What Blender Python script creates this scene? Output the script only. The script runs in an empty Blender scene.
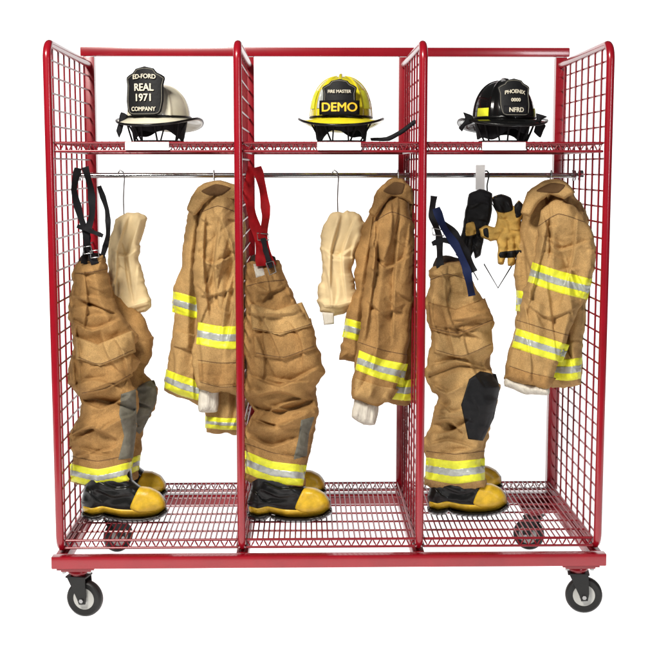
import bpy, bmesh, math, random
import numpy as np
from mathutils import Vector, Matrix, noise
from mathutils.geometry import delaunay_2d_cdt
random.seed(4)
col = bpy.context.scene.collection
R = math.radians
# ------------------------------------------------------------------ camera
F = 1269.0; TH = R(7.23); PS = R(1.1)
CAM = Vector((-0.079, -4.1, 1.497))
fw = Vector((math.sin(PS)*math.cos(TH), math.cos(PS)*math.cos(TH), -math.sin(TH)))
rt = Vector((math.cos(PS), -math.sin(PS), 0)); up = rt.cross(fw)
cd = bpy.data.cameras.new('camera'); cam = bpy.data.objects.new('camera', cd); col.objects.link(cam)
cam.location = CAM; cam.rotation_euler = (math.pi/2-TH, 0, -PS)
cd.sensor_width = 36; cd.lens = 36*F/659; cd.clip_end = 200
bpy.context.scene.camera = cam
def P(px, py, Y):
    d = fw*F + rt*(px-329.5) + up*(329-py)
    return CAM + d*((Y-CAM.y)/d.y)
# ------------------------------------------------------------------ materials
def mat(name, color, rough=.5, metal=0, coat=0, bump=None, var=None, sheen=0, emis=0, spec=.5, crease=None, weave=0):
    m = bpy.data.materials.new(name); m.use_nodes = True
    nt = m.node_tree; b = nt.nodes['Principled BSDF']
    b.inputs['Base Color'].default_value = (*color, 1); b.inputs['Roughness'].default_value = rough
    b.inputs['Metallic'].default_value = metal; b.inputs['Coat Weight'].default_value = coat
    b.inputs['Coat Roughness'].default_value = .08
    b.inputs['Sheen Weight'].default_value = sheen; b.inputs['Specular IOR Level'].default_value = spec
    tc = nt.nodes.new('ShaderNodeTexCoord')
    def noi(scale, detail=3, rough_=.55):
        n = nt.nodes.new('ShaderNodeTexNoise'); n.inputs['Scale'].default_value = scale
        n.inputs['Detail'].default_value = detail; n.inputs['Roughness'].default_value = rough_
        nt.links.new(tc.outputs['Object'], n.inputs['Vector']); return n
    if var:
        n = noi(var[0], 5, .65); r = nt.nodes.new('ShaderNodeValToRGB')
        k = var[1]
        r.color_ramp.elements[0].position = .3; r.color_ramp.elements[1].position = .72
        r.color_ramp.elements[0].color = (*[c*(1-k) for c in color], 1)
        r.color_ramp.elements[1].color = (*[min(1, c*(1+k*.8)) for c in color], 1)
        nt.links.new(n.outputs['Fac'], r.inputs['Fac']); out = r.outputs['Color']
        if weave:
            # fine threads: slightly lighter and darker yarns
            wn = noi(weave, 2, .8); mr = nt.nodes.new('ShaderNodeMapRange'); mr.inputs[1].default_value = .35; mr.inputs[2].default_value = .65; mr.inputs[3].default_value = .80; mr.inputs[4].default_value = 1.14
            nt.links.new(wn.outputs['Fac'], mr.inputs[0])
            mx = nt.nodes.new('ShaderNodeVectorMath'); mx.operation = 'SCALE'
            nt.links.new(out, mx.inputs[0]); nt.links.new(mr.outputs[0], mx.inputs['Scale']); out = mx.outputs[0]
        nt.links.new(out, b.inputs['Base Color'])
    last = None
    def addb(sock, st, dist):
        bn = nt.nodes.new('ShaderNodeBump'); bn.inputs['Strength'].default_value = st; bn.inputs['Distance'].default_value = dist
        nt.links.new(sock, bn.inputs['Height'])
        if last: nt.links.new(last.outputs['Normal'], bn.inputs['Normal'])
        return bn
    if crease:
        for (sc, st, dist, sq) in crease:
            mp = nt.nodes.new('ShaderNodeMapping'); mp.inputs['Scale'].default_value = sq; mp.inputs['Rotation'].default_value = (.3, .4, .2)
            nt.links.new(tc.outputs['Object'], mp.inputs['Vector'])
            v = nt.nodes.new('ShaderNodeTexVoronoi'); v.feature = 'DISTANCE_TO_EDGE'; v.inputs['Scale'].default_value = sc
            nt.links.new(mp.outputs['Vector'], v.inputs['Vector'])
            last = addb(v.outputs['Distance'], st, dist)
    if bump:
        for (sc, st, dist) in bump:
            n = noi(sc, 3, .6); last = addb(n.outputs['Fac'], st, dist)
    if last: nt.links.new(last.outputs['Normal'], b.inputs['Normal'])
    if emis:
        b.inputs['Emission Color'].default_value = (*color, 1); b.inputs['Emission Strength'].default_value = emis
    return m
cloth_bump = [(34, .35, .006), (420, .8, .0025)]
cr = [(17, .25, -.010, (1.6, 1, .7))]
M = dict(
 red=mat('red_powder_coat', (.26, .003, .011), .26, coat=.3, var=(6, .15)),
 wire=mat('red_coated_wire', (.20, .003, .010), .35, coat=.1),
 chrome=mat('chrome', (.6, .61, .62), .16, metal=1),
 steel=mat('zinc_steel', (.32, .32, .32), .35, metal=1),
 tan=mat('tan_canvas', (.46, .285, .115), .9, var=(12, .24), bump=cloth_bump, crease=cr, spec=.1, weave=300),
 tan2=mat('brown_canvas', (.38, .215, .08), .9, var=(12, .28), bump=cloth_bump, crease=cr, spec=.1, weave=300),
 tan3=mat('dark_brown_canvas', (.13, .07, .03), .9, var=(12, .2), bump=cloth_bump, spec=.1),
 shade=mat('painted_opening_shade', (.035, .025, .02), .95, spec=.1),  # near-black colour painted in for the shade inside the open waists
 stitch=mat('dark_stitching', (.12, .06, .025), .9),
 cream=mat('cream_knit', (.74, .58, .33), .92, var=(14, .12), bump=[(500, .6, .0015)], spec=.08),
 white=mat('white_knit', (.62, .58, .50), .88, var=(30, .15), bump=[(200, .4, .001)], crease=[(40, .5, -.006, (3, 3, .4))], spec=.1),
 lime=mat('lime_fluorescent_trim', (.72, .73, .03), .5, var=(30, .2), bump=[(60, .3, .003)], emis=.04),
 silver=mat('silver_reflective_tape', (.42, .44, .41), .42, metal=.3, var=(40, .25), bump=[(60, .35, .003)]),
 grey=mat('grey_leather', (.15, .14, .11), .85, var=(20, .3), bump=[(40, .5, .006), (300, .3, .001)], spec=.15),
 black=mat('black_leather', (.006, .006, .007), .6, var=(20, .3), bump=[(60, .3, .003)], spec=.22),
 web=mat('black_webbing', (.009, .009, .011), .75, bump=[(600, .4, .001)], spec=.2),
 redweb=mat('red_webbing', (.32, .004, .008), .7, var=(20, .25), bump=[(600, .4, .001)], spec=.2),
 navy=mat('navy_webbing', (.006, .012, .05), .7, bump=[(600, .4, .001)], spec=.2),
 rubber=mat('black_rubber', (.006, .006, .006), .3, bump=[(70, .2, .003)], spec=.35),
 tyre=mat('black_tyre', (.010, .010, .010), .5, bump=[(90, .1, .002)], spec=.3),
 yrub=mat('yellow_rubber', (.64, .40, .02), .4, var=(25, .3), bump=[(90, .3, .003)]),
 hub=mat('grey_hub', (.36, .36, .34), .4),
 gold=mat('gold_leather', (.52, .32, .08), .75, var=(30, .35), bump=[(60, .5, .005)], spec=.2),
 hwhite=mat('white_helmet_shell', (.66, .62, .48), .28, coat=.4, var=(10, .12)),
 hyel=mat('yellow_helmet_shell', (.70, .60, .02), .16, coat=.6, var=(14, .15)),
 hblack=mat('black_helmet_shell', (.004, .004, .004), .14, coat=.2, spec=.4),
 ltext=mat('white_lettering', (.66, .61, .48), .6),
 ytext=mat('yellow_lettering', (.85, .52, .02), .6),
 plate=mat('white_label', (.8, .8, .8), .4),
 border=mat('grey_stitching', (.17, .16, .13), .8),
)
# ------------------------------------------------------------------ object helpers
def mk(name, verts, faces, m, parent=None, smooth=True, local=False, label=None):
    off = Vector((0, 0, 0))
    root = parent
    while root is not None and root.parent is not None: root = root.parent
    if root is not None and not local: off = Vector(root.location)
    me = bpy.data.meshes.new(name)
    me.from_pydata([tuple(Vector(v)-off) for v in verts], [], faces); me.update()
    o = bpy.data.objects.new(name, me); col.objects.link(o)
    me.materials.append(M[m])
    if smooth: me.polygons.foreach_set('use_smooth', [True]*len(me.polygons))
    if parent is not None: o.parent = parent
    if label: o['label'] = label
    return o
def thing(name, label, cat, loc, group=None, rotz=0):
    o = bpy.data.objects.new(name, None); col.objects.link(o); o.location = loc; o.rotation_euler = (0, 0, rotz)
    o.empty_display_size = .05
    o['label'] = label; o['category'] = cat
    if group: o['group'] = group
    return o
class MB:
    def __init__(s): s.v = []; s.f = []
    def add(s, v, f):
        n = len(s.v); s.v += [Vector(q) for q in v]; s.f += [tuple(i+n for i in q) for q in f]
    def tube(s, pts, r, n=8, closed=False, cap=True):
        pts = [Vector(p) for p in pts]; N = len(pts); prev = None; V = []
        for i, p in enumerate(pts):
            a = pts[(i-1) % N] if (i > 0 or closed) else p; b = pts[(i+1) % N] if (i < N-1 or closed) else p
            t = (b-a).normalized()
            if prev is None:
                w = Vector((0, 0, 1)) if abs(t.z) < .9 else Vector((1, 0, 0)); x = t.cross(w).normalized()
            else: x = (prev - t*prev.dot(t)).normalized()
            prev = x; y = t.cross(x)
            for k in range(n):
                an = 2*math.pi*k/n; V.append(p + (x*math.cos(an)+y*math.sin(an))*r)
        Fc = []
        for i in range(N if closed else N-1):
            j = (i+1) % N
            for k in range(n): Fc.append((i*n+k, i*n+(k+1) % n, j*n+(k+1) % n, j*n+k))
        if cap and not closed:
            Fc.append(tuple(range(n))[::-1]); Fc.append(tuple((N-1)*n+k for k in range(n)))
        s.add(V, Fc)
    def box(s, lo, hi, b=.003):
        bm = bmesh.new(); bmesh.ops.create_cube(bm, size=1)
        for v in bm.verts:
            v.co = Vector([(lo[i]+hi[i])/2 + v.co[i]*(hi[i]-lo[i]) for i in range(3)])
        if b: bmesh.ops.bevel(bm, geom=bm.edges[:], offset=b, segments=2, affect='EDGES', profile=.6)
        bm.verts.ensure_lookup_table(); bm.verts.index_update()
        s.add([v.co.copy() for v in bm.verts], [tuple(v.index for v in f.verts) for f in bm.faces]); bm.free()
    def grid(s, nu, nv, fn, cu=False):
        V = [fn(i/(nu if cu else nu-1), j/(nv-1)) for j in range(nv) for i in range(nu)]
        Fc = []
        for j in range(nv-1):
            for i in range(nu if cu else nu-1):
                k = (i+1) % nu; Fc.append((j*nu+i, j*nu+k, (j+1)*nu+k, (j+1)*nu+i))
        s.add(V, Fc)
    def lathe(s, prof, n=32, axis='Z', c=(0, 0, 0)):
        V = []; c = Vector(c)
        for (r, h) in prof:
            for k in range(n):
                a = 2*math.pi*k/n; x, y = r*math.cos(a), r*math.sin(a)
                V.append(c+(Vector((x, y, h)) if axis == 'Z' else Vector((x, h, y))))
        Fc = []
        for j in range(len(prof)-1):
            for k in range(n): Fc.append((j*n+k, j*n+(k+1) % n, (j+1)*n+(k+1) % n, (j+1)*n+k))
        s.add(V, Fc)
    def out(s, name, m, parent=None, smooth=True, local=False, label=None):
        o = mk(name, s.v, s.f, m, parent, smooth, local, label)
        bm = bmesh.new(); bm.from_mesh(o.data); bmesh.ops.recalc_face_normals(bm, faces=bm.faces[:]); bm.to_mesh(o.data); bm.free()
        if smooth:
            try: o.data.set_sharp_from_angle(angle=R(45))
            except Exception: pass
        return o
# ------------------------------------------------------------------ cloth: outlines filled out into padded, creased volumes
def catmull(pts, closed=True, step=1.6, lin_=.4):
    out = []; n = len(pts); pts = [np.array(p, float) for p in pts]
    for i in range(n if closed else n-1):
        p0, p1, p2, p3 = (pts[(i-1) % n], pts[i], pts[(i+1) % n], pts[(i+2) % n]) if closed else (pts[max(i-1, 0)], pts[i], pts[i+1], pts[min(i+2, n-1)])
        k = max(1, int(np.linalg.norm(p2-p1)/step))
        for t in np.arange(k)/k:
            q = .5*((2*p1)+(-p0+p2)*t+(2*p0-5*p1+4*p2-p3)*t*t+(-p0+3*p1-3*p2+p3)*t**3)
            out.append(q*(1-lin_)+(p1+(p2-p1)*t)*lin_)
    if not closed: out.append(pts[-1])
    return np.array(out)
def linear(pts, step=1.6):
    out = []; n = len(pts)
    for i in range(n):
        a = np.array(pts[i], float); b = np.array(pts[(i+1) % n], float)
        k = max(1, int(np.linalg.norm(b-a)/step))
        for t in np.arange(k)/k: out.append(a+(b-a)*t)
    return np.array(out)
def segdist(X, Yv, A, B):
    d = np.full(X.shape, 1e9)
    for a, b in zip(A, B):
        ab = b-a; L = ab.dot(ab)+1e-9
        t = np.clip(((X-a[0])*ab[0]+(Yv-a[1])*ab[1])/L, 0, 1)
        d = np.minimum(d, np.hypot(X-a[0]-t*ab[0], Yv-a[1]-t*ab[1]))
    return d
def overlap(X, Yv, pts, amp, w):
    # a fold lying over itself: a crisp step along the line, fading out to both sides and to both ends
    best = np.full(X.shape, 1e9); sg = np.zeros(X.shape); tt = np.zeros(X.shape); n = len(pts)-1
    for i in range(n):
        a, b = pts[i], pts[i+1]; ab = b-a; L = ab.dot(ab)+1e-9
        t = np.clip(((X-a[0])*ab[0]+(Yv-a[1])*ab[1])/L, 0, 1)
        dx = X-a[0]-t*ab[0]; dy = Yv-a[1]-t*ab[1]; d = np.hypot(dx, dy); k = d < best
        best = np.where(k, d, best); sg = np.where(k, np.sign(ab[0]*dy-ab[1]*dx), sg); tt = np.where(k, (i+t)/n, tt)
    x = best*sg; tap = np.clip(np.sin(math.pi*np.clip(tt, 0, 1)), 0, 1)**.7*np.exp(-(np.where((tt <= 0) | (tt >= 1), best, 0)/3)**2)
    return amp*tap*np.where(x > 0, np.exp(-np.abs(x)/(w*1.6)), .8*np.exp(-np.abs(x)/w))*np.tanh(x/.8)
def inside(X, Yv, poly):
    r = np.zeros(X.shape, bool); n = len(poly)
    for i in range(n):
        x0, y0 = poly[i]; x1, y1 = poly[(i+1) % n]
        if y0 == y1: continue
        c = ((y0 > Yv) != (y1 > Yv)) & (X < (x1-x0)*(Yv-y0)/(y1-y0)+x0)
        r ^= c
    return r
def fill(poly, sp):
    x0, y0 = poly.min(0); x1, y1 = poly.max(0)
    xs = np.arange(x0, x1, sp); ys = np.arange(y0, y1, sp*.87)
    X, Yv = np.meshgrid(xs, ys); X = X + (np.arange(len(ys)) % 2)[:, None]*sp/2
    X = X.ravel(); Yv = Yv.ravel()
    k = inside(X, Yv, poly); X = X[k]; Yv = Yv[k]
    d = segdist(X, Yv, poly, np.roll(poly, -1, 0)); k = d > sp*.55
    pts = np.vstack([poly, np.stack([X[k], Yv[k]], 1)]); nb = len(poly)
    r = delaunay_2d_cdt([Vector(p) for p in pts], [(i, (i+1) % nb) for i in range(nb)], [], 1, 1e-5)
    v = np.array([tuple(q) for q in r[0]]); return v, [tuple(f) for f in r[2]]
class Cloth:
    def __init__(s, poly, Y, T, Rr, wr=(), folds=(), tx=0, ty=0, jit=.6, seed=0, smooth=True, auto=(), over=()):
        b = catmull(poly, lin_=.6) if smooth else linear(poly)
        if jit:
            def jn(p, k): return noise.noise(Vector((p[0]*.08, p[1]*.08, seed+k)))*1.7+noise.noise(Vector((p[0]*.2, p[1]*.2, seed+k)))*.9
            b = np.array([p + jit*np.array([jn(p, .5), jn(p, 9.5)]) for p in b])
        s.b = b; s.Y = Y; s.T = T; s.R = Rr; s.wr = wr; s.folds = folds; s.tx = tx; s.ty = ty; s.seed = seed
        s.c = b.mean(0); s.over = [(list(catmull(p, False, 5)), a, w) for (p, a, w) in over]
        rg = random.Random(seed*7+1); lo = b.min(0); hi = b.max(0)
        for (num, ang, spread, l0, l1, a0, a1, wd, y0, y1) in auto:
            made = 0; guard = 0
            while made < num and guard < 600:
                guard += 1
                x = rg.uniform(lo[0], hi[0]); y = lo[1]+(hi[1]-lo[1])*rg.uniform(y0, y1)
                if not inside(np.array([x]), np.array([y]), b)[0]: continue
                an = R(ang+rg.uniform(-spread, spread)); L = rg.uniform(l0, l1); cv = rg.uniform(-.6, .6)/L
                pts = []
                for k in range(7):
                    t = (k/6-.5)*L; aa = an+cv*t
                    pts.append(np.array([x+math.cos(aa)*t, y+math.sin(aa)*t]))
                s.over.append((pts, rg.uniform(a0, a1)*rg.choice((-1, 1)), wd*rg.uniform(.7, 1.4))); made += 1
    def field(s, v):
        x, y = v[:, 0], v[:, 1]
        d = segdist(x, y, s.b, np.roll(s.b, -1, 0)); ins = inside(x, y, s.b); d = np.where(ins, d, 0)
        t = np.clip(d/s.R, 0, 1); base = s.T*np.sqrt(1-(1-t)**2)
        w = np.zeros(len(v))
        for (amp, su, sv, ang, kind) in s.wr:
            ca, sa = math.cos(R(ang)), math.sin(R(ang))
            U = (x*ca+y*sa)/su; V = (-x*sa+y*ca)/sv
            for i in range(len(v)):
                u_, v_ = U[i], V[i]
                wx = noise.noise(Vector((u_*.5, v_*.5, s.seed+33.3)))*.9
                if kind == 'v':
                    dd = noise.voronoi(Vector((u_+wx*.5, v_-wx*.5, s.seed+su)))[0]
                    w[i] += amp*(1-2*min(1, 1.5*(dd[1]-dd[0])))
                elif kind == 'f':
                    n1 = noise.noise(Vector((v_*.8, u_*.25, s.seed+7.1)))
                    q = (u_+n1*1.4) % 1.0; tri = abs(q-.5)*2
                    mk_ = min(1, max(0, .5+1.8*noise.noise(Vector((u_*.35, v_*.7, s.seed+51.2)))))
                    w[i] += amp*(tri**.8*2-1)*mk_
                else:
                    w[i] += amp*1.6*noise.noise(Vector((u_+wx, v_-wx*.6, s.seed+su)))
        for (pl, amp, wd) in s.folds:
            q = catmull(pl, False, 4) if len(pl) > 2 else np.array(pl, float)
            dd = segdist(x, y, q[:-1], q[1:]); w += amp*np.exp(-(dd/wd)**(1.1 if amp < 0 else 1.6))
        for (pts, amp, wd) in s.over: w += overlap(x, y, pts, amp, wd)
        w *= np.clip(d/4, 0, 1)
        yb = s.Y + s.tx*(x-s.c[0]) + s.ty*(y-s.c[1])
        return d, base, w, yb
    def build(s, name, m, parent, sp=1.05, label=None, back=.8):
        v, fc = fill(s.b, sp); d, base, w, yb = s.field(v)
        n = len(v); V = [P(v[i, 0], v[i, 1], yb[i]-base[i]-w[i]) for i in range(n)]
        idx = list(range(n)); 
        for i in range(n):
            if d[i] > .2:
                idx[i] = len(V); V.append(P(v[i, 0], v[i, 1], yb[i]+base[i]*back))
        Fc = []
        for f in fc:
            a, b_, c = [Vector((v[i, 0], v[i, 1])) for i in f]
            ff = f if (b_-a).cross(c-a) < 0 else f[::-1]
            Fc.append(ff); Fc.append(tuple(idx[i] for i in ff[::-1]))
        s.o = mk(name, V, Fc, m, parent, True, False, label); return s
    def patch(s, name, poly, m, off=.003, parent=None, smooth=False, back=False, label=None, sp=1.05, edge=1.4):
        b = catmull(poly) if smooth else linear(poly)
        v, fc = fill(b, sp); d2 = segdist(v[:, 0], v[:, 1], b, np.roll(b, -1, 0))
        d, base, w, yb = s.field(v)
        e = off*np.sqrt(np.clip(d2/edge, 0, 1)) - .0012*(d2 < .1)
        V = [P(v[i, 0], v[i, 1], yb[i]-base[i]-w[i]-e[i]-.0006) for i in range(len(v))]; Fc = []; n = len(v)
        if back: V += [P(v[i, 0], v[i, 1], yb[i]+base[i]*.8+e[i]+.0006) for i in range(n)]
        for f in fc:
            a, b_, c = [Vector((v[i, 0], v[i, 1])) for i in f]
            ff = f if (b_-a).cross(c-a) < 0 else f[::-1]
            Fc.append(ff)
            if back: Fc.append(tuple(i+n for i in ff[::-1]))
        return mk(name, V, Fc, m, parent or s.o, True, False, label)
    def stripe(s, top, bot, root):
        top = [np.array(p, float) for p in catmull(top, False, 3)]; bot = [np.array(p, float) for p in catmull(bot, False, 3)]
        k = max(len(top), len(bot))
        def rs(a):
            a = np.array(a); t = np.linspace(0, len(a)-1, k); return np.stack([np.interp(t, range(len(a)), a[:, 0]), np.interp(t, range(len(a)), a[:, 1])], 1)
        top, bot = rs(top), rs(bot)
        y = s.patch('reflective_stripe', list(top)+list(bot[::-1]), 'lime', .0035, root, back=True, edge=1)
        s.patch('silver_tape', list(top*.68+bot*.32)+list((top*.3+bot*.7)[::-1]), 'silver', .0055, y, back=True, edge=1)
    def seam(s, pts, parent, m, wd=.36, name='seam', lift=.0002):
        q = catmull(pts, False, 1.2) if len(pts) > 2 else linear([pts[0], pts[1]])[:int(np.hypot(*(np.array(pts[0])-np.array(pts[1])))/1.6)+1]
        d, base, w, yb = s.field(q); mb = MB()
        mb.tube([P(q[i, 0], q[i, 1], yb[i]-base[i]-w[i]-lift) for i in range(len(q))], .0033*wd, 5); mb.out(name, m, parent)
def ribbon(name, pts, Y, wd, m, parent, th=.0022, twist=0, label=None):
    q = catmull(pts, False, 2); n = len(q); V = []; 
    for i in range(n):
        a = q[max(i-1, 0)]; b = q[min(i+1, n-1)]; t = (b-a)/np.linalg.norm(b-a); nn = np.array([-t[1], t[0]])*wd/2
        f = i/(n-1); tw = twist*math.sin(f*math.pi*3+pts[0][0]); nn = nn*(1-.25*abs(math.sin(f*math.pi*3+pts[0][0])))
        yy = Y+.006*math.sin(f*9+pts[0][0])
        for (sx, sy) in ((-1, -1), (1, -1), (1, 1), (-1, 1)):
            V.append(P(q[i, 0]+nn[0]*sx, q[i, 1]+nn[1]*sx, yy+th*sy+tw*sx))
    Fc = [(0, 1, 2, 3), (4*n-1, 4*n-2, 4*n-3, 4*n-4)]
    for i in range(n-1):
        for k in range(4): Fc.append((i*4+k, i*4+(k+1) % 4, i*4+4+(k+1) % 4, i*4+4+k))
    mb = MB(); mb.add(V, Fc); return mb.out(name, m, parent, label=label)
def pxtube(name, pts, Y, r, m, parent, closed=False, smooth=True):
    q = catmull(pts, closed, 2) if smooth else np.array(pts, float)
    mb = MB(); mb.tube([P(p[0], p[1], Y) for p in q], r, 8, closed); return mb.out(name, m, parent)

# ------------------------------------------------------------------ rack
D = .80
XS = [P(53.5, 300, 0).x, P(239.5, 300, 0).x, P(421.5, 300, 0).x, P(604, 300, 0).x]
ZT = P(300, 43, 0).z; ZB = P(300, 549, 0).z
SH = P(145, 143, 0).z; SB = P(145, 541, 0).z
rack = thing('rolling_gear_rack', 'red steel three-bay rolling rack with wire mesh sides and wire shelves on white floor', 'gear rack', (0, D/2, 0))
ZR = P(320, 57, D).z
for i, X in enumerate(XS):
    mb = MB(); pts = []; rc = .05
    pts.append((X, D-.02, ZT-.006)); pts.append((X, rc, ZT))
    for k in range(1, 9):
        a = R(90)*k/8; pts.append((X, rc-math.sin(a)*rc, ZT-rc+math.cos(a)*rc))
    for k in range(0, 9):
        a = R(90)*k/8; pts.append((X, rc-math.cos(a)*rc, ZB+rc-math.sin(a)*rc))
    pts.append((X, D-.02, ZB))
    mb.tube(pts, .0135, 12); fr = mb.out('side_panel', 'red', rack)
    w = MB()
    for k in range(1, 8):
        y = D*k/8+.005; w.tube([(X-.003, y, ZB), (X-.003, y, ZT-.002)], .0036, 6)
    z = ZB+.04
    while z < ZT-.02:
        w.tube([(X+.002, .004, z), (X+.002, D-.02, z)], .0034, 6); z += .052
    w.out('wire_mesh', 'wire', fr)
    p = MB(); hw = .021
    p.box((X-hw, D-.018, .19), (X+hw, D-.010, ZR-.002), .001); p.box((X-hw, D-.010, .19), (X-hw+.004, D+.022, ZR-.002), 0); p.box((X+hw-.004, D-.010, .19), (X+hw, D+.022, ZR-.002), 0)
    p.out('rear_post', 'red', rack)
t = MB(); t.box((XS[0]-.03, D-.02, ZR), (XS[3]+.03, D+.02, ZR+.034), .004); t.out('rear_top_bar', 'red', rack)
def shelf(x0, x1, z, depth, name, gap, lx=None, y0=.012, nc=6, r=.0026):
    mb = MB()
    for (zz, rr) in ((z, .0045), (z-.026, .0042)):
        mb.tube([(x0, y0, zz), (x1, y0, zz)], rr, 8); mb.tube([(x0, depth, zz), (x1, depth, zz)], rr, 8)
        mb.tube([(x0, y0, zz), (x0, depth, zz)], rr, 8); mb.tube([(x1, y0, zz), (x1, depth, zz)], rr, 8)
    for y in (y0, depth):
        n = 20; pts = []
        for k in range(n*4+1):
            t = k/(n*4); pts.append((x0+(x1-x0)*t, y+.003, z-.013+.0125*math.cos(t*n*2*math.pi)))
        mb.tube(pts, .0028, 6)
    n = int((x1-x0)/gap)
    for k in range(1, n):
        x = x0+(x1-x0)*k/n; mb.tube([(x, y0-.002, z+.003), (x, depth, z+.003)], r, 6)
    for k in range(1, nc):
        y = y0+(depth-y0)*k/nc; mb.tube([(x0, y, z-.002), (x1, y, z-.002)], .0036, 6)
    o = mb.out(name, 'wire', rack)
    if lx is not None:
        c = P(lx, 146, 0).x; q = MB(); q.box((c-.07, y0-.013, z-.023), (c+.07, y0-.007, z+.003), .0015)
        q.out('label_plate', 'plate', o)
    return o
for i, lx in enumerate((147, 339, 504)):
    shelf(XS[i]+.016, XS[i+1]-.016, SH, .62, 'upper_wire_shelf', .024, lx, nc=5)
    shelf(XS[i]+.016, XS[i+1]-.016, SB, D-.03, 'lower_wire_shelf', .0175, nc=7, r=.0026)
ry = .46; rz = P(330, 175.5, ry).z
mb = MB(); mb.tube([(XS[0]+.004, ry, rz), (XS[3]+.006, ry, rz)], .0095, 16); rod = mb.out('hanging_rod', 'chrome', rack)
for i, X in enumerate(XS):
    for s in (-1, 1):
        if (i == 0 and s < 0): continue
        f = MB(); f.tube([(X+s*.006, ry, rz), (X+s*.02, ry, rz)], .019, 16); f.out('rod_flange', 'chrome', rod)
zf0 = P(300, 566, 0).z; zf1 = P(300, 554, 0).z
b = MB(); b.box((XS[0]-.028, -.02, zf0), (XS[3]+.028, .02, zf1), .004); b.out('front_base_bar', 'red', rack)
b = MB(); b.box((XS[0]-.028, D-.02, zf0), (XS[3]+.028, D+.02, zf1), .004); b.out('rear_base_bar', 'red', rack)
for X in XS:
    b = MB(); b.box((X-.02, .021, zf0+.001), (X+.02, D-.021, zf1-.001), .004); b.out('cross_bar', 'red', rack)
def castor(x, y, rot):
    H = zf0
    m = MB(); m.box((-.062, -.055, H-.008), (.062, .055, H-.0005), .002)
    m.box((-.05, -.045, H-.016), (.05, .045, H-.0085), .002)
    o = m.out('castor', 'red', rack, local=True); o.location = (x, y-D/2, 0)
    for bx in (-.042, .042):
        s = MB(); s.tube([(bx, -.03, H-.024), (bx, -.03, H-.016)], .007, 6); s.out('bolt', 'steel', o, local=True)
    s = MB(); s.lathe([(0, H-.016), (.028, H-.016), (.034, H-.022), (.034, H-.030), (.026, H-.034), (.026, H-.040), (0, H-.040)], 24)
    s.out('swivel', 'red', o, local=True)
    wr_ = .061; k = MB()
    ca, sa = math.cos(rot), math.sin(rot)
    ox = .022
    def T(v): v = Vector(v); v.x += ox; return Vector((v.x*ca-v.y*sa, v.x*sa+v.y*ca, v.z))
    for sgn in (-1, 1):
        y0, y1 = (.0245, .029) if sgn > 0 else (-.029, -.0245)
        prof = [(-.052, H-.040), (.012, H-.040), (.016, wr_+.012), (.012, wr_-.012), (-.010, wr_-.014), (-.016, wr_+.004)]
        V = [(a, y0, z) for a, z in prof]+[(a, y1, z) for a, z in prof]; n6 = len(prof)
        k.add([T(v) for v in V], [tuple(range(n6)), tuple(range(n6, 2*n6))[::-1]]+[(i, (i+1) % n6, n6+(i+1) % n6, n6+i) for i in range(n6)])
    n = MB(); n.box((-.056, -.03, H-.044), (.016, .03, H-.038), .001); k.add([T(v) for v in n.v], n.f)
    k.out('fork', 'tyre', o, local=True, smooth=False)
    n = MB(); n.lathe([(.037, -.012), (.055, -.016), (.0605, -.012), (.062, -.006), (.062, .006), (.0605, .012), (.055, .016), (.037, .012), (.037, -.012)], 40, 'Y', (0, 0, wr_+.001))
    t = MB(); t.add([T(v) for v in n.v], n.f); t.out('tyre', 'tyre', o, local=True)
    n = MB(); n.lathe([(0, -.019), (.014, -.019), (.016, -.013), (.03, -.010), (.037, -.012), (.037, .012), (.03, .010), (.016, .013), (.014, .019), (0, .019)], 32, 'Y', (0, 0, wr_+.001))
    t = MB(); t.add([T(v) for v in n.v], n.f); t.out('hub', 'hub', o, local=True)
    n = MB(); n.tube([(0, -.035, wr_), (0, .035, wr_)], .0075, 6)
    t = MB(); t.add([T(v) for v in n.v], n.f); t.out('axle_bolt', 'steel', o, local=True)
cxl = P(78, 570, .04).x; cxr = P(578, 570, .04).x
castor(cxl, .045, R(-14)); castor(cxr, .045, R(-8)); castor(cxl+.01, D-.05, R(40)); castor(cxr-.02, D-.05, R(150))

# ------------------------------------------------------------------ helmets
def text(body, size, loc, m, parent, sx=1, tilt=0):
    c = bpy.data.curves.new('t', 'FONT'); c.body = body; c.size = size; c.align_x = 'CENTER'; c.align_y = 'CENTER'; c.extrude = .0008
    to = bpy.data.objects.new('t', c); col.objects.link(to)
    bpy.context.view_layer.update()
    me = bpy.data.meshes.new_from_object(to.evaluated_get(bpy.context.evaluated_depsgraph_get()))
    bpy.data.objects.remove(to)
    v = []; f = []; base = [(p.co.x*sx, p.co.y, p.co.z) for p in me.vertices]
    e = size*.026
    for k, (dx, dy) in enumerate(((-e, 0), (e, 0), (0, e*.7), (0, -e*.7))):
        n = len(v); v += [(p[0]+dx, p[1]+dy, p[2]+k*.00012) for p in base]; f += [tuple(i+n for i in p.vertices) for p in me.polygons]
    M3 = Matrix.Rotation(R(90), 3, 'X')
    return mk('lettering', [M3 @ Vector(q)+Vector(loc) for q in v], f, m, parent, smooth=False, local=True)
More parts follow.
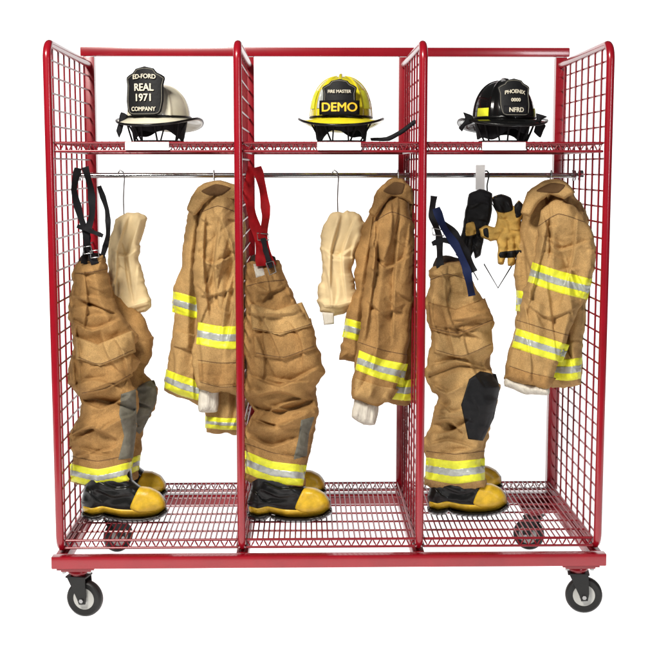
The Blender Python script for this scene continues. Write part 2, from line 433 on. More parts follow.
def helmet(px, pyb, Y, label, shell, shsc, rows, rot=0, trims=None, domeh=.125, brim=(.142, .165, .215), panel=None, lean=.11, tcurve=0):
    c = P(px, pyb, Y); zb = c.z-SH-.006
    h = thing('fire_helmet', label, 'fire helmet', (c.x, Y, SH+.006), 'fire helmets on the upper shelves', rot)
    ax, ay = .106, .132
    def dome(u, v):
        a = 2*math.pi*u; e = v*math.pi/2
        rid = math.exp(-((((u*8+.5) % 1)-.5)/.07)**2)
        g = 1+.035*rid*math.cos(e)**.25*(1 if v < .93 else 0)
        ce = math.cos(e)**.85
        return (ax*math.cos(a)*ce*g, ay*math.sin(a)*ce*g, zb+domeh*math.sin(e)**.92*(1+(g-1)*.8))
    m = MB(); m.grid(192, 32, dome, True); d = m.out('shell', shell, h, local=True)
    m = MB(); m.tube([(0, -ay*.55, zb+domeh*.86), (0, -ay*.3, zb+domeh*.99), (0, 0, zb+domeh*1.03), (0, ay*.4, zb+domeh*.98), (0, ay*.8, zb+domeh*.62)], .007, 10); m.out('crest', shell, d, local=True)
    def br(u, v):
        a = 2*math.pi*u; s = math.sin(a); L = brim[2] if s > 0 else brim[1]
        r = v; x = (ax-.004)*(1-r)+brim[0]*r; y = (ay-.004)*(1-r)+L*r
        z = -.012*r-.016*r*r*abs(s)**1.5-.012*r*max(s, 0)**2+.010*r**2*abs(math.cos(a))**4
        return (x*math.cos(a), y*s, zb+.002+z)
    m = MB(); m.grid(96, 8, br, True); bo = m.out('brim', shell, h, local=True)
    md = bo.modifiers.new('s', 'SOLIDIFY'); md.thickness = .005
    m = MB(); m.tube([br(i/96, 1) for i in range(96)], .0042, 8, True); m.out('edge_trim', 'rubber', h, local=True)
    m = MB(); m.tube([((ax+.001)*math.cos(i*math.pi/48), (ay+.001)*math.sin(i*math.pi/48), zb+.004) for i in range(96)], .0045, 8, True); m.out('base_trim', 'rubber', h, local=True)
    def fl(u, v):
        a = 2*math.pi*u; k = 1-.12*v+.02*math.sin(a*9+2)*v+.012*math.sin(a*21)*v
        hem = .66+.20*math.sin(a*2+1)+.1*math.sin(a*5+px)
        return ((ax-.01)*math.cos(a)*k, (ay-.012)*math.sin(a)*k, (zb-.004)*(1-v*hem))
    m = MB(); m.grid(120, 8, fl, True); fo = m.out('ear_flap', 'web', h, local=True)
    md = fo.modifiers.new('s', 'SOLIDIFY'); md.thickness = .003
    for k in range(8):
        a = R(194+k*22.3); m = MB(); wob = .012*math.sin(k*3.1+px)
        m.tube([((ax+.006)*math.cos(a), (ay)*math.sin(a), zb-.004), ((ax-.004)*math.cos(a)*.95+wob*.5, (ay-.01)*math.sin(a)*.95, zb*.5), ((ax-.018)*math.cos(a)*.9+wob, (ay-.02)*math.sin(a)*.9, .003)], .0032, 6)
        m.out('suspension_strap', 'black', h, local=True)
    m = MB(); m.tube([((ax-.02)*.92*math.cos(i*math.pi/36), (ay-.02)*.92*math.sin(i*math.pi/36), .0055) for i in range(72)], .0035, 8, True); m.out('headband', 'web', h, local=True)
    w, hh = shsc
    pr = [(-.30, 0), (.30, 0), (.42, .06), (.47, .30), (.46, .62), (.50, .78), (.40, .84), (.30, .88), (.22, .97), (0, 1.0), (-.22, .97), (-.30, .88), (-.40, .84), (-.50, .78), (-.46, .62), (-.47, .30), (-.42, .06)]
    th = .005; y0 = -ay-.014
    def SP(x, z, y): return Vector((x*w, y0+y+z*hh*lean+abs(x)**2*.06, zb+.006+z*hh))
    q = catmull(pr, True, .06)
    half = [(a, z) for a, z in pr if a >= 0]; zs = np.linspace(0, 1, 25)
    hz = sorted([(z, a) for a, z in half]); wz = [np.interp(z, [p[0] for p in hz], [p[1] for p in hz]) for z in zs]
    m = MB(); m.grid(12, 25, lambda u, v: SP((u*2-1)*wz[round(v*24)], v, 0))
    sh = m.out('front_shield', 'black', h, local=True)
    md = sh.modifiers.new('s', 'SOLIDIFY'); md.thickness = th; md.offset = 0
    m = MB(); m.tube([SP(a*.92, .5+(z-.5)*.93, -.0035) for a, z in q], .0012, 5, True); m.out('stitched_border', 'border', sh, local=True)
    for (x0, x1, z0, z1, pm) in (panel or []):
        m = MB(); m.grid(12, 4, lambda u, v: SP(x0+(x1-x0)*u, z0+(z1-z0)*v, -.0045)); po = m.out('name_panel', pm, sh, local=True); md = po.modifiers.new('s', 'SOLIDIFY'); md.thickness = .003; md.offset = 0
    for (s, size, zf, mm, sx) in rows:
        to = text(s, size, (0, y0-.008+zf*hh*lean, zb+.006+zf*hh), mm, sh, sx)
        for v in to.data.vertices:
            v.co.y += (v.co.x/w)**2*.06
            if zf > .6: v.co.z -= tcurve*(v.co.x/w)**2
    for (a0, a1, e0, e1, mm) in (trims or []):
        def tr(u, v):
            a = R(a0+(a1-a0)*u)/(2*math.pi); p = Vector(dome(a % 1, e0+(e1-e0)*v)); cc = Vector((0, 0, zb)); dr = (p-cc).normalized(); return p+dr*.003
        m = MB(); m.grid(12, 6, tr); m.out('reflective_trim', mm, d, local=True)
    return h, zb
H1, z1 = helmet(159, 119, .36, 'white fire helmet with tall black front shield on the left shelf', 'hwhite', (.138, .162),
    [('ED-FORD', .0205, .80, 'ltext', .95), ('REAL', .034, .57, 'ltext', .9), ('1971', .034, .36, 'ltext', .95), ('COMPANY', .0195, .13, 'ltext', .9)], R(-14), domeh=.115, tcurve=.03)
H2, z2 = helmet(341, 119, .36, 'bright yellow fire helmet with DEMO on its front shield, middle shelf', 'hyel', (.116, .120),
    [('FIRE MASTER', .0145, .66, 'ltext', .95), ('DEMO', .041, .22, 'ytext', 1.05)], R(-4),
    [(190, 214, .12, .42, 'lime'), (318, 342, .12, .42, 'lime'), (225, 240, .12, .42, 'silver')], domeh=.145, brim=(.146, .165, .215), panel=[(-.58, .58, .02, .42, 'black')])
H3, z3 = helmet(503, 119.5, .36, 'black fire helmet with lime trim and white shield lettering on the right shelf', 'hblack', (.114, .125),
    [('PHOENIX', .0175, .66, 'ltext', .95), ('0000', .0165, .43, 'ltext', 1), ('NFRD', .021, .16, 'ltext', .95)], R(9),
    [(196, 222, .02, .15, 'lime'), (316, 342, .02, .15, 'lime')], domeh=.132, brim=(.150, .165, .215), lean=.28, tcurve=.05, panel=[(-.36, .36, .06, .28, 'web')])
def wpart(cl, name, m, root, **k):
    cl.build(name, m, None, **k); o = cl.o; bpy.context.view_layer.update(); o.parent = root; o.matrix_parent_inverse = root.matrix_world.inverted()
    return o
wpart(Cloth([(370, 138), (386, 137), (400, 130), (414, 120), (418, 122), (404, 133), (389, 141), (371, 141)], .30, .005, 2.5, jit=.2), 'chin_strap', 'web', H2)
wpart(Cloth([(463, 112), (473, 115), (474, 122), (466, 126), (462, 132), (459, 128), (465, 121)], .28, .006, 3), 'chin_strap', 'web', H3)
wpart(Cloth([(536, 113), (547, 116), (541, 121), (546, 126), (541, 138), (534, 132), (536, 122)], .28, .006, 3), 'chin_strap', 'web', H3)
wpart(Cloth([(121, 113), (128, 116), (124, 126), (120, 138), (116, 132), (119, 122)], .28, .005, 3), 'chin_strap', 'web', H1)

# ------------------------------------------------------------------ coats
drape = lambda a: ((.013, 15, 120, a, 'n'), (.009, 26, 110, a+10, 'f'), (.002, 12, 16, a+50, 'v'))
def coat(label, Y, body, bbands, sleeve, sbands, cuff, collar, m, seed, tx, bf, sf, ang, hx, cuffm='white', seams=(), bT=.075, sT=.06, pockets=(), inner=None, over=()):
    root = thing('turnout_coat', label, 'turnout coat', tuple(P(hx, 180, Y)), 'turnout coats hung on the rod')
    va = 90+ang
    B = Cloth(body, Y+.05, bT, 12, drape(ang), bf, tx, 0, 1.3, seed, auto=((10, va, 12, 60, 150, .010, .020, 6, .1, .95), (5, va-60, 20, 12, 26, .004, .008, 3, .2, .9))).build('coat_body', m, root)
    for (t, b_) in bbands: B.stripe(t, b_, root)
    S = Cloth(sleeve, Y-.05, sT, 9, drape(ang+8), sf, tx, 0, 1.2, seed+3, auto=((9, va, 12, 50, 140, .008, .018, 6, .1, .9), (8, va-65, 22, 14, 30, .006, .013, 3.6, .12, .6), (3, va-80, 15, 14, 28, .004, .008, 3, .7, .95)), over=over).build('sleeve', m, root)
    for (t, b_) in sbands: S.stripe(t, b_, root)
    Cloth(cuff, Y-.04, .03, 8, ((.004, 3.4, 30, ang, 'n'),), (), tx, 0, .6, seed+5).build('cuff', cuffm, root)
    K = Cloth(collar, Y-.085, .03, 3.5, ((.004, 10, 10, 30, 'n'),), (), tx, 0, .9, seed+7).build('collar', m, root)
    if inner: K.patch('collar_lining', inner, 'tan3', .004, root, True)
    for (q, host) in seams: (B if host == 'b' else S).seam(q, root, 'stitch')
    for (nm, q, host, mm, off) in pockets: (B if host == 'b' else S).patch(nm, q, mm, off, root)
    return root, B, S
c1 = coat('tan turnout coat hanging in the left bay beside the white hood', .36,
  [(192, 203), (202, 188), (216, 183), (230, 186), (243, 196), (247, 300), (246, 431), (206, 431), (204, 408), (180, 398), (164, 389), (167, 368), (170, 345), (174, 315), (173, 290), (180, 268), (183, 240), (188, 215)],
  [([(173, 291), (185, 294), (198, 298)], [(172, 312), (185, 316), (198, 319)]), ([(166, 369), (181, 375), (200, 381)], [(164, 388), (181, 396), (200, 401)]), ([(205, 416), (225, 418), (246, 418)], [(205, 428), (225, 430), (246, 430)])],
  [(204, 200), (218, 191), (234, 196), (244, 215), (246, 260), (246, 330), (246, 392), (218, 393), (196, 387), (193, 352), (198, 312), (193, 270), (197, 232)],
  [([(198, 322), (220, 326), (246, 326)], [(196, 344), (220, 349), (246, 349)])],
  [(200, 384), (209, 386), (219, 388), (218, 411), (208, 413), (198, 411)],
  [(187, 210), (192, 194), (203, 184), (220, 180), (237, 186), (242, 201), (228, 201), (214, 196), (205, 204), (195, 216)],
  'tan', 1, .0006, [([(196, 215), (190, 260), (188, 345)], .016, 4)],
  [([(226, 205), (222, 280), (226, 385)], .016, 6)], 4, 210,
  seams=[([(198, 360), (220, 363), (246, 362)], 's'), ([(200, 382), (220, 387), (246, 386)], 's'), ([(202, 212), (218, 206), (236, 212)], 's')],
  pockets=[('pocket_flap', [(175, 330), (196, 335), (196, 352), (173, 347)], 'b', 'tan', .012), ('wear_patch', [(198, 363), (246, 365), (246, 384), (218, 386), (199, 381)], 's', 'tan2', .004)],
  inner=[(201, 191), (216, 184), (231, 188), (222, 195), (210, 196)], over=[([(206, 214), (204, 262), (210, 318)], .022, 6), ([(222, 212), (214, 262), (220, 316)], -.018, 6), ([(197, 252), (212, 264), (234, 254)], .02, 5), ([(196, 284), (210, 296), (236, 288)], -.016, 5)])
c2 = coat('tan turnout coat hanging in the middle bay beside the cream hood', .36,
  [(376, 203), (383, 187), (396, 179), (407, 184), (414, 205), (416, 260), (418, 330), (416, 402), (385, 404), (352, 392), (356, 364), (339, 360), (343, 335), (348, 310), (355, 285), (355, 255), (362, 228), (369, 212)],
  [([(346, 318), (354, 320), (364, 323)], [(342, 337), (350, 339), (360, 342)]), ([(392, 378), (405, 380), (417, 378)], [(390, 399), (405, 401), (417, 400)])],
  [(384, 202), (396, 192), (408, 200), (414, 225), (414, 270), (411, 320), (406, 362), (396, 390), (388, 404), (374, 406), (351, 399), (354, 368), (360, 332), (363, 300), (368, 265), (371, 230)],
  [([(359, 350), (382, 359), (408, 364)], [(355, 370), (380, 379), (403, 385)])],
  [(355, 396), (366, 400), (379, 403), (375, 424), (363, 425), (352, 417)],
  [(369, 213), (377, 191), (391, 178), (403, 178), (412, 190), (413, 205), (402, 200), (392, 197), (384, 206), (376, 218)],
  'tan2', 11, .0004, [([(372, 225), (360, 290), (354, 355)], .014, 4)],
  [([(392, 215), (382, 270), (376, 340), (370, 395)], .018, 6)], 10, 392,
  seams=[([(354, 388), (374, 396), (394, 396)], 's'), ([(374, 222), (392, 212), (412, 220)], 's'), ([(358, 342), (382, 350), (408, 355)], 's')],
  pockets=[('wear_patch', [(355, 378), (380, 386), (399, 389), (390, 402), (374, 404), (354, 397)], 's', 'tan', .004)],
  inner=[(383, 191), (394, 182), (405, 184), (402, 194), (392, 195)], over=[([(380, 222), (374, 280), (366, 340)], .02, 6), ([(400, 215), (394, 280), (392, 345)], -.02, 6), ([(370, 252), (386, 268), (410, 256)], .02, 5), ([(366, 300), (384, 314), (406, 304)], -.018, 5)])
_P = P
def P(px, py, Y): return _P(px+2.5, py, Y)
c3 = coat('tan turnout coat hanging in the right bay beside the gloves', .28,
  [(523, 205), (533, 189), (550, 181), (568, 188), (583, 210), (590, 238), (593, 265), (584, 300), (581, 340), (578, 385), (550, 387), (530, 374), (513, 345), (515, 300), (511, 275), (516, 248), (518, 222)],
  [([(548, 358), (565, 359), (580, 357)], [(546, 379), (565, 381), (578, 379)]), ([(514, 290), (520, 291), (528, 294)], [(513, 311), (519, 312), (526, 314)])],
  [(538, 210), (552, 198), (572, 204), (588, 226), (595, 252), (588, 284), (578, 306), (563, 342), (551, 380), (545, 391), (522, 386), (502, 380), (506, 352), (515, 325), (520, 296), (529, 270), (534, 240)],
  [([(530, 262), (558, 271), (590, 279)], [(525, 282), (553, 292), (585, 300)]), ([(514, 328), (539, 336), (567, 345)], [(509, 347), (533, 355), (560, 363)])],
  [(503, 377), (524, 383), (546, 388), (545, 395), (522, 394), (502, 386)],
  [(518, 213), (525, 192), (542, 180), (560, 180), (573, 192), (562, 199), (547, 195), (537, 202), (527, 217)],
  'tan', 21, -.0012, [([(578, 310), (570, 350), (568, 384)], .016, 5)],
  [([(556, 215), (548, 262), (534, 320), (524, 380)], .016, 7)], -14, 545,
  seams=[([(507, 366), (528, 373), (551, 378)], 's'), ([(536, 226), (556, 214), (582, 222)], 's'), ([(514, 320), (540, 328), (568, 336)], 's')],
  pockets=[('wear_patch', [(505, 366), (528, 373), (554, 378), (545, 389), (522, 384), (503, 378)], 's', 'tan2', .004)],
  inner=[(533, 191), (548, 183), (563, 185), (556, 193), (544, 193)], over=[([(548, 214), (538, 260), (524, 316)], .02, 6), ([(574, 214), (570, 258), (556, 310)], -.02, 6), ([(536, 230), (556, 250), (590, 240)], .02, 5), ([(524, 304), (546, 318), (574, 308)], -.018, 5)])
P = _P
for (x, Y, y1, lab) in ((214, .40, 188, 'wire hanger hook above the left bay coat'), (398, .40, 184, 'wire hanger hook above the middle bay coat'), (551, .38, 184, 'wire hanger hook above the right bay coat')):
    h = thing('coat_hanger', lab, 'coat hanger', tuple(P(x, 176, ry)), 'coat hangers on the rod')
    mb = MB(); p = P(x, 175.5, ry)
    mb.tube([p+Vector((0, -.022, -.01)), p+Vector((0, -.016, .012)), p+Vector((0, 0, .018)), p+Vector((0, .015, .008)), p+Vector((0, .012, -.012)), p+Vector((0, 0, -.03)), p+Vector((0, 0, -.05))], .0022, 8); mb.out('hook', 'steel', h)
    mb = MB(); mb.tube([p+Vector((0, -.19, -.09)), p+Vector((0, -.1, -.06)), p+Vector((0, 0, -.05)), p+Vector((0, .1, -.06)), p+Vector((0, .19, -.09))], .004, 8); mb.out('hanger_arm', 'black', h)

# ------------------------------------------------------------------ trousers
crump = ((.013, 44, 34, 0, 'n'), (.008, 34, 60, 70, 'f'), (.002, 14, 11, -25, 'v'))
def trousers(label, Y, near, far, band, patches, folds, m, seed, hx, seams=(), farpatch=None, farband=None, opening=None, over=(), pseams=()):
    root = thing('turnout_trousers', label, 'turnout trousers', tuple(P(hx, 490, Y)), 'turnout trousers pulled over boots')
    Fa = Cloth(far, Y+.16, .07, 12, crump, (), 0, 0, 1.4, seed+2, auto=((10, 10, 30, 20, 40, .010, .020, 4.5, .1, .9),)).build('leg', m, root)
    if farpatch: Fa.patch('knee_patch', farpatch[0], farpatch[1], .004, root, True)
    if farband: Fa.stripe(farband[0], farband[1], root)
    if opening: Cloth(opening, Y+.05, .03, 5, jit=.5).build('waist_opening_shade', 'shade', root)  # dark sheet standing in for the shade inside the open waist
    N = Cloth(near, Y, .085, 15, crump, folds, 0, 0, 1.5, seed, auto=((5, 0, 24, 30, 64, .010, .020, 6, .05, .33), (8, -8, 22, 30, 66, .010, .022, 5.5, .52, .86), (4, 72, 15, 50, 90, .010, .018, 7, .1, .5), (7, 30, 40, 10, 22, .004, .008, 2.8, .05, .85)), over=over).build('leg', m, root)
    N.stripe(band[0], band[1], root)
    for (nm, poly, mm, off, sm) in patches: N.patch(nm, poly, mm, off, root, sm)
    for q in seams: N.seam(q, root, 'stitch')
    for q, lf in pseams: N.seam(q, root, 'stitch', .3, 'stitching', lf)
    return root, N
t1, N1 = trousers('tan turnout trousers with black suspenders in the left bay', .25,
  [(73, 268), (78, 259), (92, 261), (105, 255), (108, 272), (113, 294), (122, 316), (137, 336), (132, 352), (140, 362), (129, 378), (139, 394), (136, 425), (135, 448), (130, 466), (132, 485), (108, 489), (88, 486), (69, 481), (72, 457), (66, 436), (77, 418), (82, 403), (66, 382), (73, 350), (69, 310), (72, 285)],
  [(98, 275), (112, 286), (126, 302), (142, 314), (154, 336), (151, 356), (144, 372), (158, 388), (154, 408), (144, 424), (142, 440), (140, 462), (137, 480), (120, 484), (112, 440), (110, 380), (100, 320)],
  ([(70, 463), (98, 469), (133, 461)], [(70, 481), (98, 487), (131, 480)]),
  [('knee_patch', [(121, 394), (136, 389), (137, 425), (133, 458), (118, 460), (124, 436), (119, 414)], 'grey', .004, False),
   ('pocket', [(78, 352), (98, 358), (132, 346), (133, 376), (106, 391), (80, 396)], 'tan2', .018, False),
   ('pocket_flap', [(75, 336), (98, 344), (133, 330), (136, 352), (100, 367), (76, 359)], 'tan', .032, False)],
  [([(72, 406), (95, 399), (134, 409)], -.045, 4), ([(72, 421), (98, 426), (120, 417)], .024, 6), ([(92, 268), (100, 300), (112, 330)], .02, 6)],
  'tan2', 41, 100, seams=[([(75, 274), (92, 272), (107, 269)]), ([(71, 456), (98, 461), (132, 454)])],
  farpatch=([(137, 388), (154, 380), (157, 398), (150, 416), (140, 434), (134, 425)], 'grey'), farband=([(120, 458), (130, 458), (141, 454)], [(120, 474), (130, 474), (139, 470)]),
  opening=[(77, 266), (81, 256), (92, 253), (104, 254), (106, 262), (92, 268)],
  over=[([(70, 318), (92, 330), (122, 318)], .024, 6), ([(78, 398), (100, 408), (130, 396)], .03, 5), ([(68, 436), (92, 428), (118, 440)], -.026, 5), ([(84, 268), (88, 300), (84, 332)], .018, 6), ([(76, 446), (96, 452), (118, 446)], .018, 4)],
  pseams=[([(78, 357), (100, 364), (133, 350)], .033), ([(82, 393), (106, 388), (131, 374)], .019)])
t2, N2 = trousers('brown turnout trousers with red suspenders in the middle bay', .25,
  [(245, 282), (248, 264), (262, 262), (276, 258), (286, 280), (297, 302), (313, 330), (324, 374), (312, 393), (319, 412), (311, 432), (310, 452), (303, 468), (303, 489), (272, 489), (243, 481), (246, 458), (242, 436), (254, 412), (243, 392), (248, 370), (242, 340), (245, 300)],
  [(262, 268), (282, 275), (296, 298), (306, 330), (314, 370), (318, 410), (310, 450), (304, 478), (286, 484), (270, 420), (262, 340)],
  ([(244, 450), (272, 461), (307, 465)], [(243, 472), (271, 483), (303, 486)]),
  [('knee_patch', [(301, 420), (315, 416), (309, 434), (307, 456), (293, 460), (298, 440)], 'grey', .004, False),
   ('pocket', [(252, 318), (276, 324), (311, 318), (317, 348), (284, 360), (254, 356)], 'tan2', .016, False),
   ('pocket_flap', [(249, 303), (276, 310), (302, 302), (313, 326), (280, 336), (252, 330)], 'tan', .030, False),
   ('waist_tag', [(253, 264), (262, 263), (265, 275), (256, 278)], 'white', .004, False)],
  [([(246, 404), (280, 413), (316, 399)], -.05, 4), ([(248, 424), (276, 430), (292, 420)], .022, 6)],
  'tan2', 51, 270, seams=[([(247, 286), (264, 282), (284, 280)]), ([(245, 443), (274, 453), (306, 457)])],
  opening=[(248, 268), (252, 256), (264, 253), (275, 257), (276, 264), (262, 270)],
  over=[([(246, 374), (280, 386), (320, 366)], .03, 6), ([(246, 398), (280, 392), (312, 402)], -.026, 5), ([(248, 418), (274, 426), (308, 412)], .026, 5), ([(248, 436), (272, 446), (300, 436)], .022, 4), ([(266, 272), (270, 290), (262, 304)], .016, 5), ([(284, 282), (290, 296), (296, 306)], -.016, 5)],
  pseams=[([(253, 328), (280, 333), (311, 324)], .031), ([(256, 353), (284, 357), (314, 346)], .017)])
t3, N3 = trousers('tan turnout trousers with navy suspenders and black knee patch in the right bay', .25,
  [(429, 270), (445, 262), (462, 262), (475, 285), (483, 298), (496, 322), (490, 334), (495, 348), (485, 364), (500, 385), (495, 412), (485, 440), (481, 462), (486, 488), (455, 492), (424, 487), (428, 464), (421, 446), (430, 425), (439, 398), (424, 376), (431, 340), (425, 310), (429, 285)],
  [(450, 268), (470, 280), (483, 305), (490, 340), (492, 400), (486, 450), (482, 480), (462, 484), (452, 400), (448, 320)],
  ([(426, 457), (455, 461), (485, 458)], [(425, 479), (455, 484), (485, 480)]),
  [('knee_patch', [(469, 379), (480, 371), (496, 374), (500, 388), (494, 418), (483, 441), (468, 439), (461, 405)], 'black', .006, False),
   ('pocket', [(432, 320), (456, 324), (491, 316), (493, 346), (462, 359), (434, 353)], 'tan', .018, False),
   ('pocket_flap', [(428, 302), (456, 309), (485, 298), (494, 322), (458, 337), (431, 331)], 'tan2', .034, False)],
  [([(430, 377), (460, 366), (488, 371)], -.04, 4), ([(436, 392), (452, 389), (462, 386)], .02, 5)],
  'tan', 61, 455, seams=[([(430, 280), (448, 274), (468, 280)]), ([(426, 451), (455, 454), (485, 451)])],
  opening=[(432, 270), (436, 258), (446, 255), (460, 259), (463, 268), (446, 272)],
  over=[([(430, 366), (456, 360), (486, 368)], .028, 5), ([(426, 380), (446, 392), (464, 384)], .024, 5), ([(428, 426), (446, 420), (464, 434)], -.028, 5), ([(426, 446), (448, 440), (476, 448)], .022, 4), ([(440, 270), (450, 286), (446, 300)], .018, 5), ([(462, 272), (470, 288), (472, 300)], -.016, 5), ([(438, 400), (450, 412), (462, 410)], .02, 4)],
  pseams=[([(432, 328), (458, 333), (492, 320)], .035), ([(436, 350), (462, 356), (491, 344)], .019)])
Yp = .19
ribbon('suspender', [(78, 168), (74, 190), (80, 215), (87, 238), (84, 264)], Yp, 8, 'web', t1, twist=.012)
ribbon('suspender', [(85, 167), (91, 190), (92, 215), (86, 238), (95, 264)], Yp-.015, 8, 'web', t1, twist=.012)
ribbon('suspender', [(99, 186), (107, 210), (108, 235), (102, 258)], Yp+.03, 6, 'web', t1, twist=.012)
ribbon('cross_piece', [(77, 226), (88, 230), (103, 236)], Yp-.025, 5, 'web', t1)
for (a, b_) in ((87, 250), (94, 254)):
    pxtube('buckle', [(a-4, b_-3), (a+4, b_-4), (a+5, b_+3), (a-3, b_+4)], Yp-.03, .0022, 'steel', t1, True, False)
ribbon('suspender', [(252, 167), (248, 190), (252, 215), (259, 240), (261, 266)], Yp-.01, 11, 'redweb', t2, twist=.014)
ribbon('suspender', [(257, 167), (263, 190), (266, 215), (263, 240), (272, 266)], Yp-.03, 10, 'redweb', t2, twist=.014)
ribbon('suspender_tab', [(263, 238), (266, 252), (271, 268)], Yp-.045, 6, 'web', t2)
pxtube('buckle', [(257, 233), (268, 234), (269, 240), (258, 240)], Yp-.04, .0022, 'steel', t2, True, False)
pxtube('buckle', [(266, 263), (273, 261), (276, 272), (270, 275)], Yp-.05, .0022, 'steel', t2, True, False)
ribbon('suspender', [(434, 196), (432, 215), (439, 236), (440, 268)], Yp+.01, 8, 'web', t3, twist=.012)
ribbon('suspender', [(436, 208), (444, 228), (456, 246), (466, 268), (472, 296)], Yp-.06, 9, 'navy', t3, twist=.012)
ribbon('suspender', [(440, 222), (452, 230), (464, 248), (474, 272)], Yp-.03, 8, 'web', t3, twist=.012)
ribbon('cross_piece', [(432, 244), (444, 240), (458, 246)], Yp-.04, 6, 'web', t3)
pxtube('buckle', [(432, 228), (443, 230), (444, 236), (433, 235)], Yp-.03, .0022, 'steel', t3, True, False)

# ------------------------------------------------------------------ boots
def boot(ox, oy, Y, sc, label, group, T=.052):
    bx, by = 84, 520
    def q(pts): return [((x-bx)*sc+ox, (y-by)*sc+oy) for x, y in pts]
    root = thing('rubber_boot', label, 'fire boot', tuple(P(ox+35*sc, oy+1, Y)), group)
    B = Cloth(q([(85, 466), (108, 464), (130, 468), (133, 481), (141, 487), (150, 488), (160, 493), (166, 501), (166, 510), (158, 516), (142, 519), (122, 519), (104, 515), (101, 518), (90, 518), (83, 514), (81, 502), (85, 486)]), Y, T, 12*sc, ((.003, 12, 9, 0, 'n'),), [], seed=3, jit=.2,
        over=[(q([(98, 482), (116, 489), (136, 487)]), .010, 4), (q([(94, 490), (114, 498), (132, 495)]), -.009, 4), (q([(86, 488), (96, 500), (104, 504)]), .007, 3)]).build('upper', 'rubber', root)
    B.patch('toe_cap', q([(140, 487.5), (150, 488.5), (159, 493), (165, 502), (165, 511), (152, 514), (138, 514), (130, 509), (134, 498)]), 'yrub', .008, root, True)
    B.patch('foxing', q([(83, 507), (92, 509), (102, 507), (118, 510), (138, 511), (152, 512), (164, 509), (164, 513), (156, 516), (142, 518), (122, 518), (104, 514), (92, 516), (84, 513)]), 'yrub', .005, root, True)
    Cloth(q([(81, 512.5), (92, 515.5), (103, 513.5), (106, 515.5), (122, 518), (142, 518), (158, 515), (167, 508), (168, 514), (158, 520.5), (142, 523.5), (122, 523.5), (108, 521), (104, 518), (100, 521.5), (90, 522), (82, 519)]), Y, T+.007, 3*sc, (), (), jit=0).build('sole', 'rubber', root, sp=1.2)
    return root
boot(84, 519, .23, 1, 'yellow-toed black boot in front under the left bay trousers', 'front boots')
boot(250, 519, .23, .98, 'yellow-toed black boot in front under the middle bay trousers', 'front boots')
boot(430, 513.5, .25, .94, 'yellow-toed black boot in front under the right bay trousers', 'front boots')
boot(97, 498, .47, .84, 'yellow-toed black boot behind under the left bay trousers', 'rear boots')
boot(256, 497, .47, .84, 'yellow-toed black boot behind under the middle bay trousers', 'rear boots')
boot(434, 492, .50, .82, 'yellow-toed black boot behind under the right bay trousers', 'rear boots')

# ------------------------------------------------------------------ hoods
def hood(poly, Y, label, seed, hx, tag, folds, wirex, over):
    root = thing('protective_hood', label, 'protective hood', tuple(P(hx, 212, Y)), 'knit hoods on hooks')
    C = Cloth(poly, Y, .04, 10, ((.010, 13, 70, 4, 'n'),), folds, seed=seed, jit=1.6, auto=((6, 88, 14, 30, 70, .005, .010, 4, .05, .95), (4, 20, 30, 12, 26, .004, .007, 3, .3, .7)), over=over).build('hood', 'cream', root)
    C.patch('opening_hem', [(p[0], p[1]) for p in folds[0][0][:]]+[(p[0]+1.5, p[1]+5) for p in folds[0][0][::-1]], 'cream', .004, root)
    Cloth(tag, Y-.03, .004, 3, jit=0, smooth=False).build('tag', 'white', root)
    pxtube('hook_wire', [(wirex, 216), (wirex-.5, 200), (wirex, 186), (wirex+.5, 178), (wirex-1, 172), (wirex-4, 170), (wirex-6, 174)], ry-.012, .0022, 'steel', root)
    return root
hood([(117, 219), (126, 212), (138, 212), (147, 219), (146, 232), (140, 245), (139, 259), (143, 277), (148, 294), (150, 308), (138, 315), (122, 318), (107, 317), (105, 300), (106, 282), (109, 264), (108, 247), (111, 231)],
  .42, 'cream knit hood hanging from a wire hook in the left bay', 71, 128, [(110, 314), (124, 313), (126, 328), (112, 330)],
  [([(111, 307), (128, 306), (148, 300)], .004, 2), ([(124, 218), (118, 252), (120, 302)], .014, 4)], 124,
  [([(130, 214), (118, 250), (116, 300)], .016, 5), ([(140, 218), (128, 256), (134, 304)], -.014, 5), ([(110, 248), (124, 256), (138, 248)], .012, 4)])
hood([(325, 222), (333, 213), (347, 210), (360, 214), (366, 224), (363, 240), (356, 256), (352, 272), (355, 290), (360, 306), (348, 312), (332, 316), (320, 312), (319, 294), (321, 272), (322, 250), (321, 236)],
  .42, 'cream knit hood hanging from a wire hook in the middle bay', 73, 340, [(322, 312), (334, 313), (334, 324), (324, 325)],
  [([(322, 303), (338, 304), (357, 299)], .004, 2), ([(338, 216), (330, 250), (332, 305)], .014, 4)], 338,
  [([(342, 214), (332, 250), (330, 298)], .016, 5), ([(356, 216), (342, 254), (346, 302)], -.014, 5), ([(323, 248), (338, 256), (354, 246)], .012, 4)])

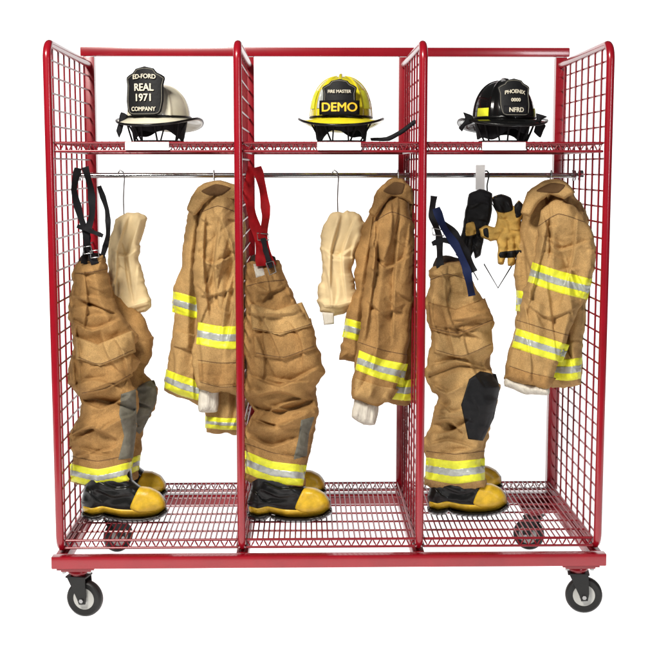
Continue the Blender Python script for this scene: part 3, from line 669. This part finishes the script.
# ------------------------------------------------------------------ gloves
def glove(poly, m, Y, label, seed, folds, cuffp, cuffm, patches):
    root = thing('work_glove', label, 'glove', tuple(P(poly[0][0], poly[0][1], Y)), 'gloves on the wire hanger')
    G = Cloth(poly, Y, .024, 4, ((.004, 7, 7, 0, 'n'),), folds, seed=seed, jit=.7, auto=((12, 20, 50, 8, 18, .004, .009, 2.4, .05, .9),)).build('glove', m, root, sp=.9)
    G.patch('cuff', cuffp, cuffm, .004, root, True)
    for (p, mm) in patches: G.patch('leather_patch', p, mm, .003, root, True)
    return root
glove([(469, 194), (480, 189), (492, 194), (492, 208), (489, 222), (485, 234), (482, 246), (480, 256), (475, 259), (473, 252), (470, 261), (465, 262), (464, 253), (461, 258), (456, 255), (457, 246), (461, 236), (464, 222), (466, 208)],
  'black', .40, 'black leather glove with fingers down, left of the pair', 81, [([(472, 254), (475, 232)], -.014, 1.6), ([(464, 256), (468, 232)], -.014, 1.6), ([(480, 248), (481, 234)], -.01, 1.6)],
  [(470, 194), (480, 190), (491, 195), (490, 205), (479, 203), (468, 206)], 'web', [([(466, 224), (474, 222), (476, 234), (466, 236)], 'gold')])
glove([(492, 198), (501, 194), (511, 198), (514, 206), (519, 200), (525, 207), (521, 220), (522, 236), (524, 250), (522, 262), (517, 263), (516, 252), (514, 265), (508, 266), (507, 254), (504, 264), (498, 263), (498, 250), (497, 241), (490, 241), (481, 236), (479, 228), (486, 226), (495, 227), (497, 214)],
  'gold', .36, 'gold and black leather glove with fingers down, right of the pair', 83, [([(508, 258), (508, 240)], -.014, 1.6), ([(516, 256), (515, 238)], -.014, 1.6), ([(498, 240), (505, 228)], -.01, 2)],
  [(492, 198), (501, 194), (511, 198), (513, 210), (504, 213), (496, 211)], 'black', [([(514, 206), (519, 201), (524, 207), (521, 216), (516, 218)], 'black'), ([(500, 252), (522, 250), (522, 257), (500, 258)], 'black'), ([(483, 229), (488, 228), (489, 238), (484, 236)], 'black')])
gh = thing('glove_hanger', 'wire clip hanger with white tag holding the gloves in the right bay', 'glove hanger', tuple(P(480, 176, ry)))
pxtube('hook_wire', [(481, 178), (483, 172), (487, 171), (489, 175), (487, 186), (488, 196)], ry-.014, .0028, 'tyre', gh)
pxtube('wire_frame', [(488, 196), (474, 238), (468, 262), (478, 280), (484, 264), (498, 288), (514, 262), (512, 240)], ry-.05, .0028, 'tyre', gh, True, False)
pxtube('cross_wire', [(470, 222), (488, 226), (500, 232), (514, 240)], ry-.052, .0024, 'tyre', gh, False, False)
mb = MB(); a = P(475.5, 190, ry-.03); b_ = P(485, 165, ry-.026); mb.box(a, (b_.x, a.y+.003, b_.z), .001); mb.out('tag', 'plate', gh)

# ------------------------------------------------------------------ backdrop, world, lamps
def bd(u, v):
    x = -4.5+9*u; prof = [(-1.4, 0), (3.0, 0)]+[(3+2.5*math.sin(R(90)*k/12), 2.5-2.5*math.cos(R(90)*k/12)) for k in range(1, 13)]+[(5.5, 4)]
    y, z = prof[round(v*(len(prof)-1))]; return (x, y, z)
m = MB(); m.grid(2, 15, bd)
M['bd'] = mat('white_glowing_sweep', (.86, .86, .86), .9, emis=1.13, spec=.0)  # emission added to the sweep so it burns out white and hides shadows
bo = m.out('backdrop', 'bd', None); bo['kind'] = 'structure'
w = bpy.data.worlds.new('World'); bpy.context.scene.world = w; w.use_nodes = True
w.node_tree.nodes['Background'].inputs[0].default_value = (1, 1, 1, 1); w.node_tree.nodes['Background'].inputs[1].default_value = .06
def area(loc, tgt, size, e, c=(1, 1, 1)):
    l = bpy.data.lights.new('softbox', 'AREA'); l.shape = 'RECTANGLE'; l.size = size[0]; l.size_y = size[1]; l.energy = e; l.color = c
    o = bpy.data.objects.new('softbox', l); col.objects.link(o); o.location = loc
    o.rotation_euler = (Vector(tgt)-Vector(loc)).to_track_quat('-Z', 'Y').to_euler()
area((-1.7, -3.0, 3.9), (0, .3, .9), (1.1, .8), 320, (1, .965, .9))
area((2.8, -3.6, 2.0), (0, .3, .9), (.6, .9), 40, (.95, .97, 1))
sc = bpy.context.scene
sc.view_settings.view_transform = 'Standard'; sc.view_settings.look = 'None'; sc.view_settings.exposure = 0
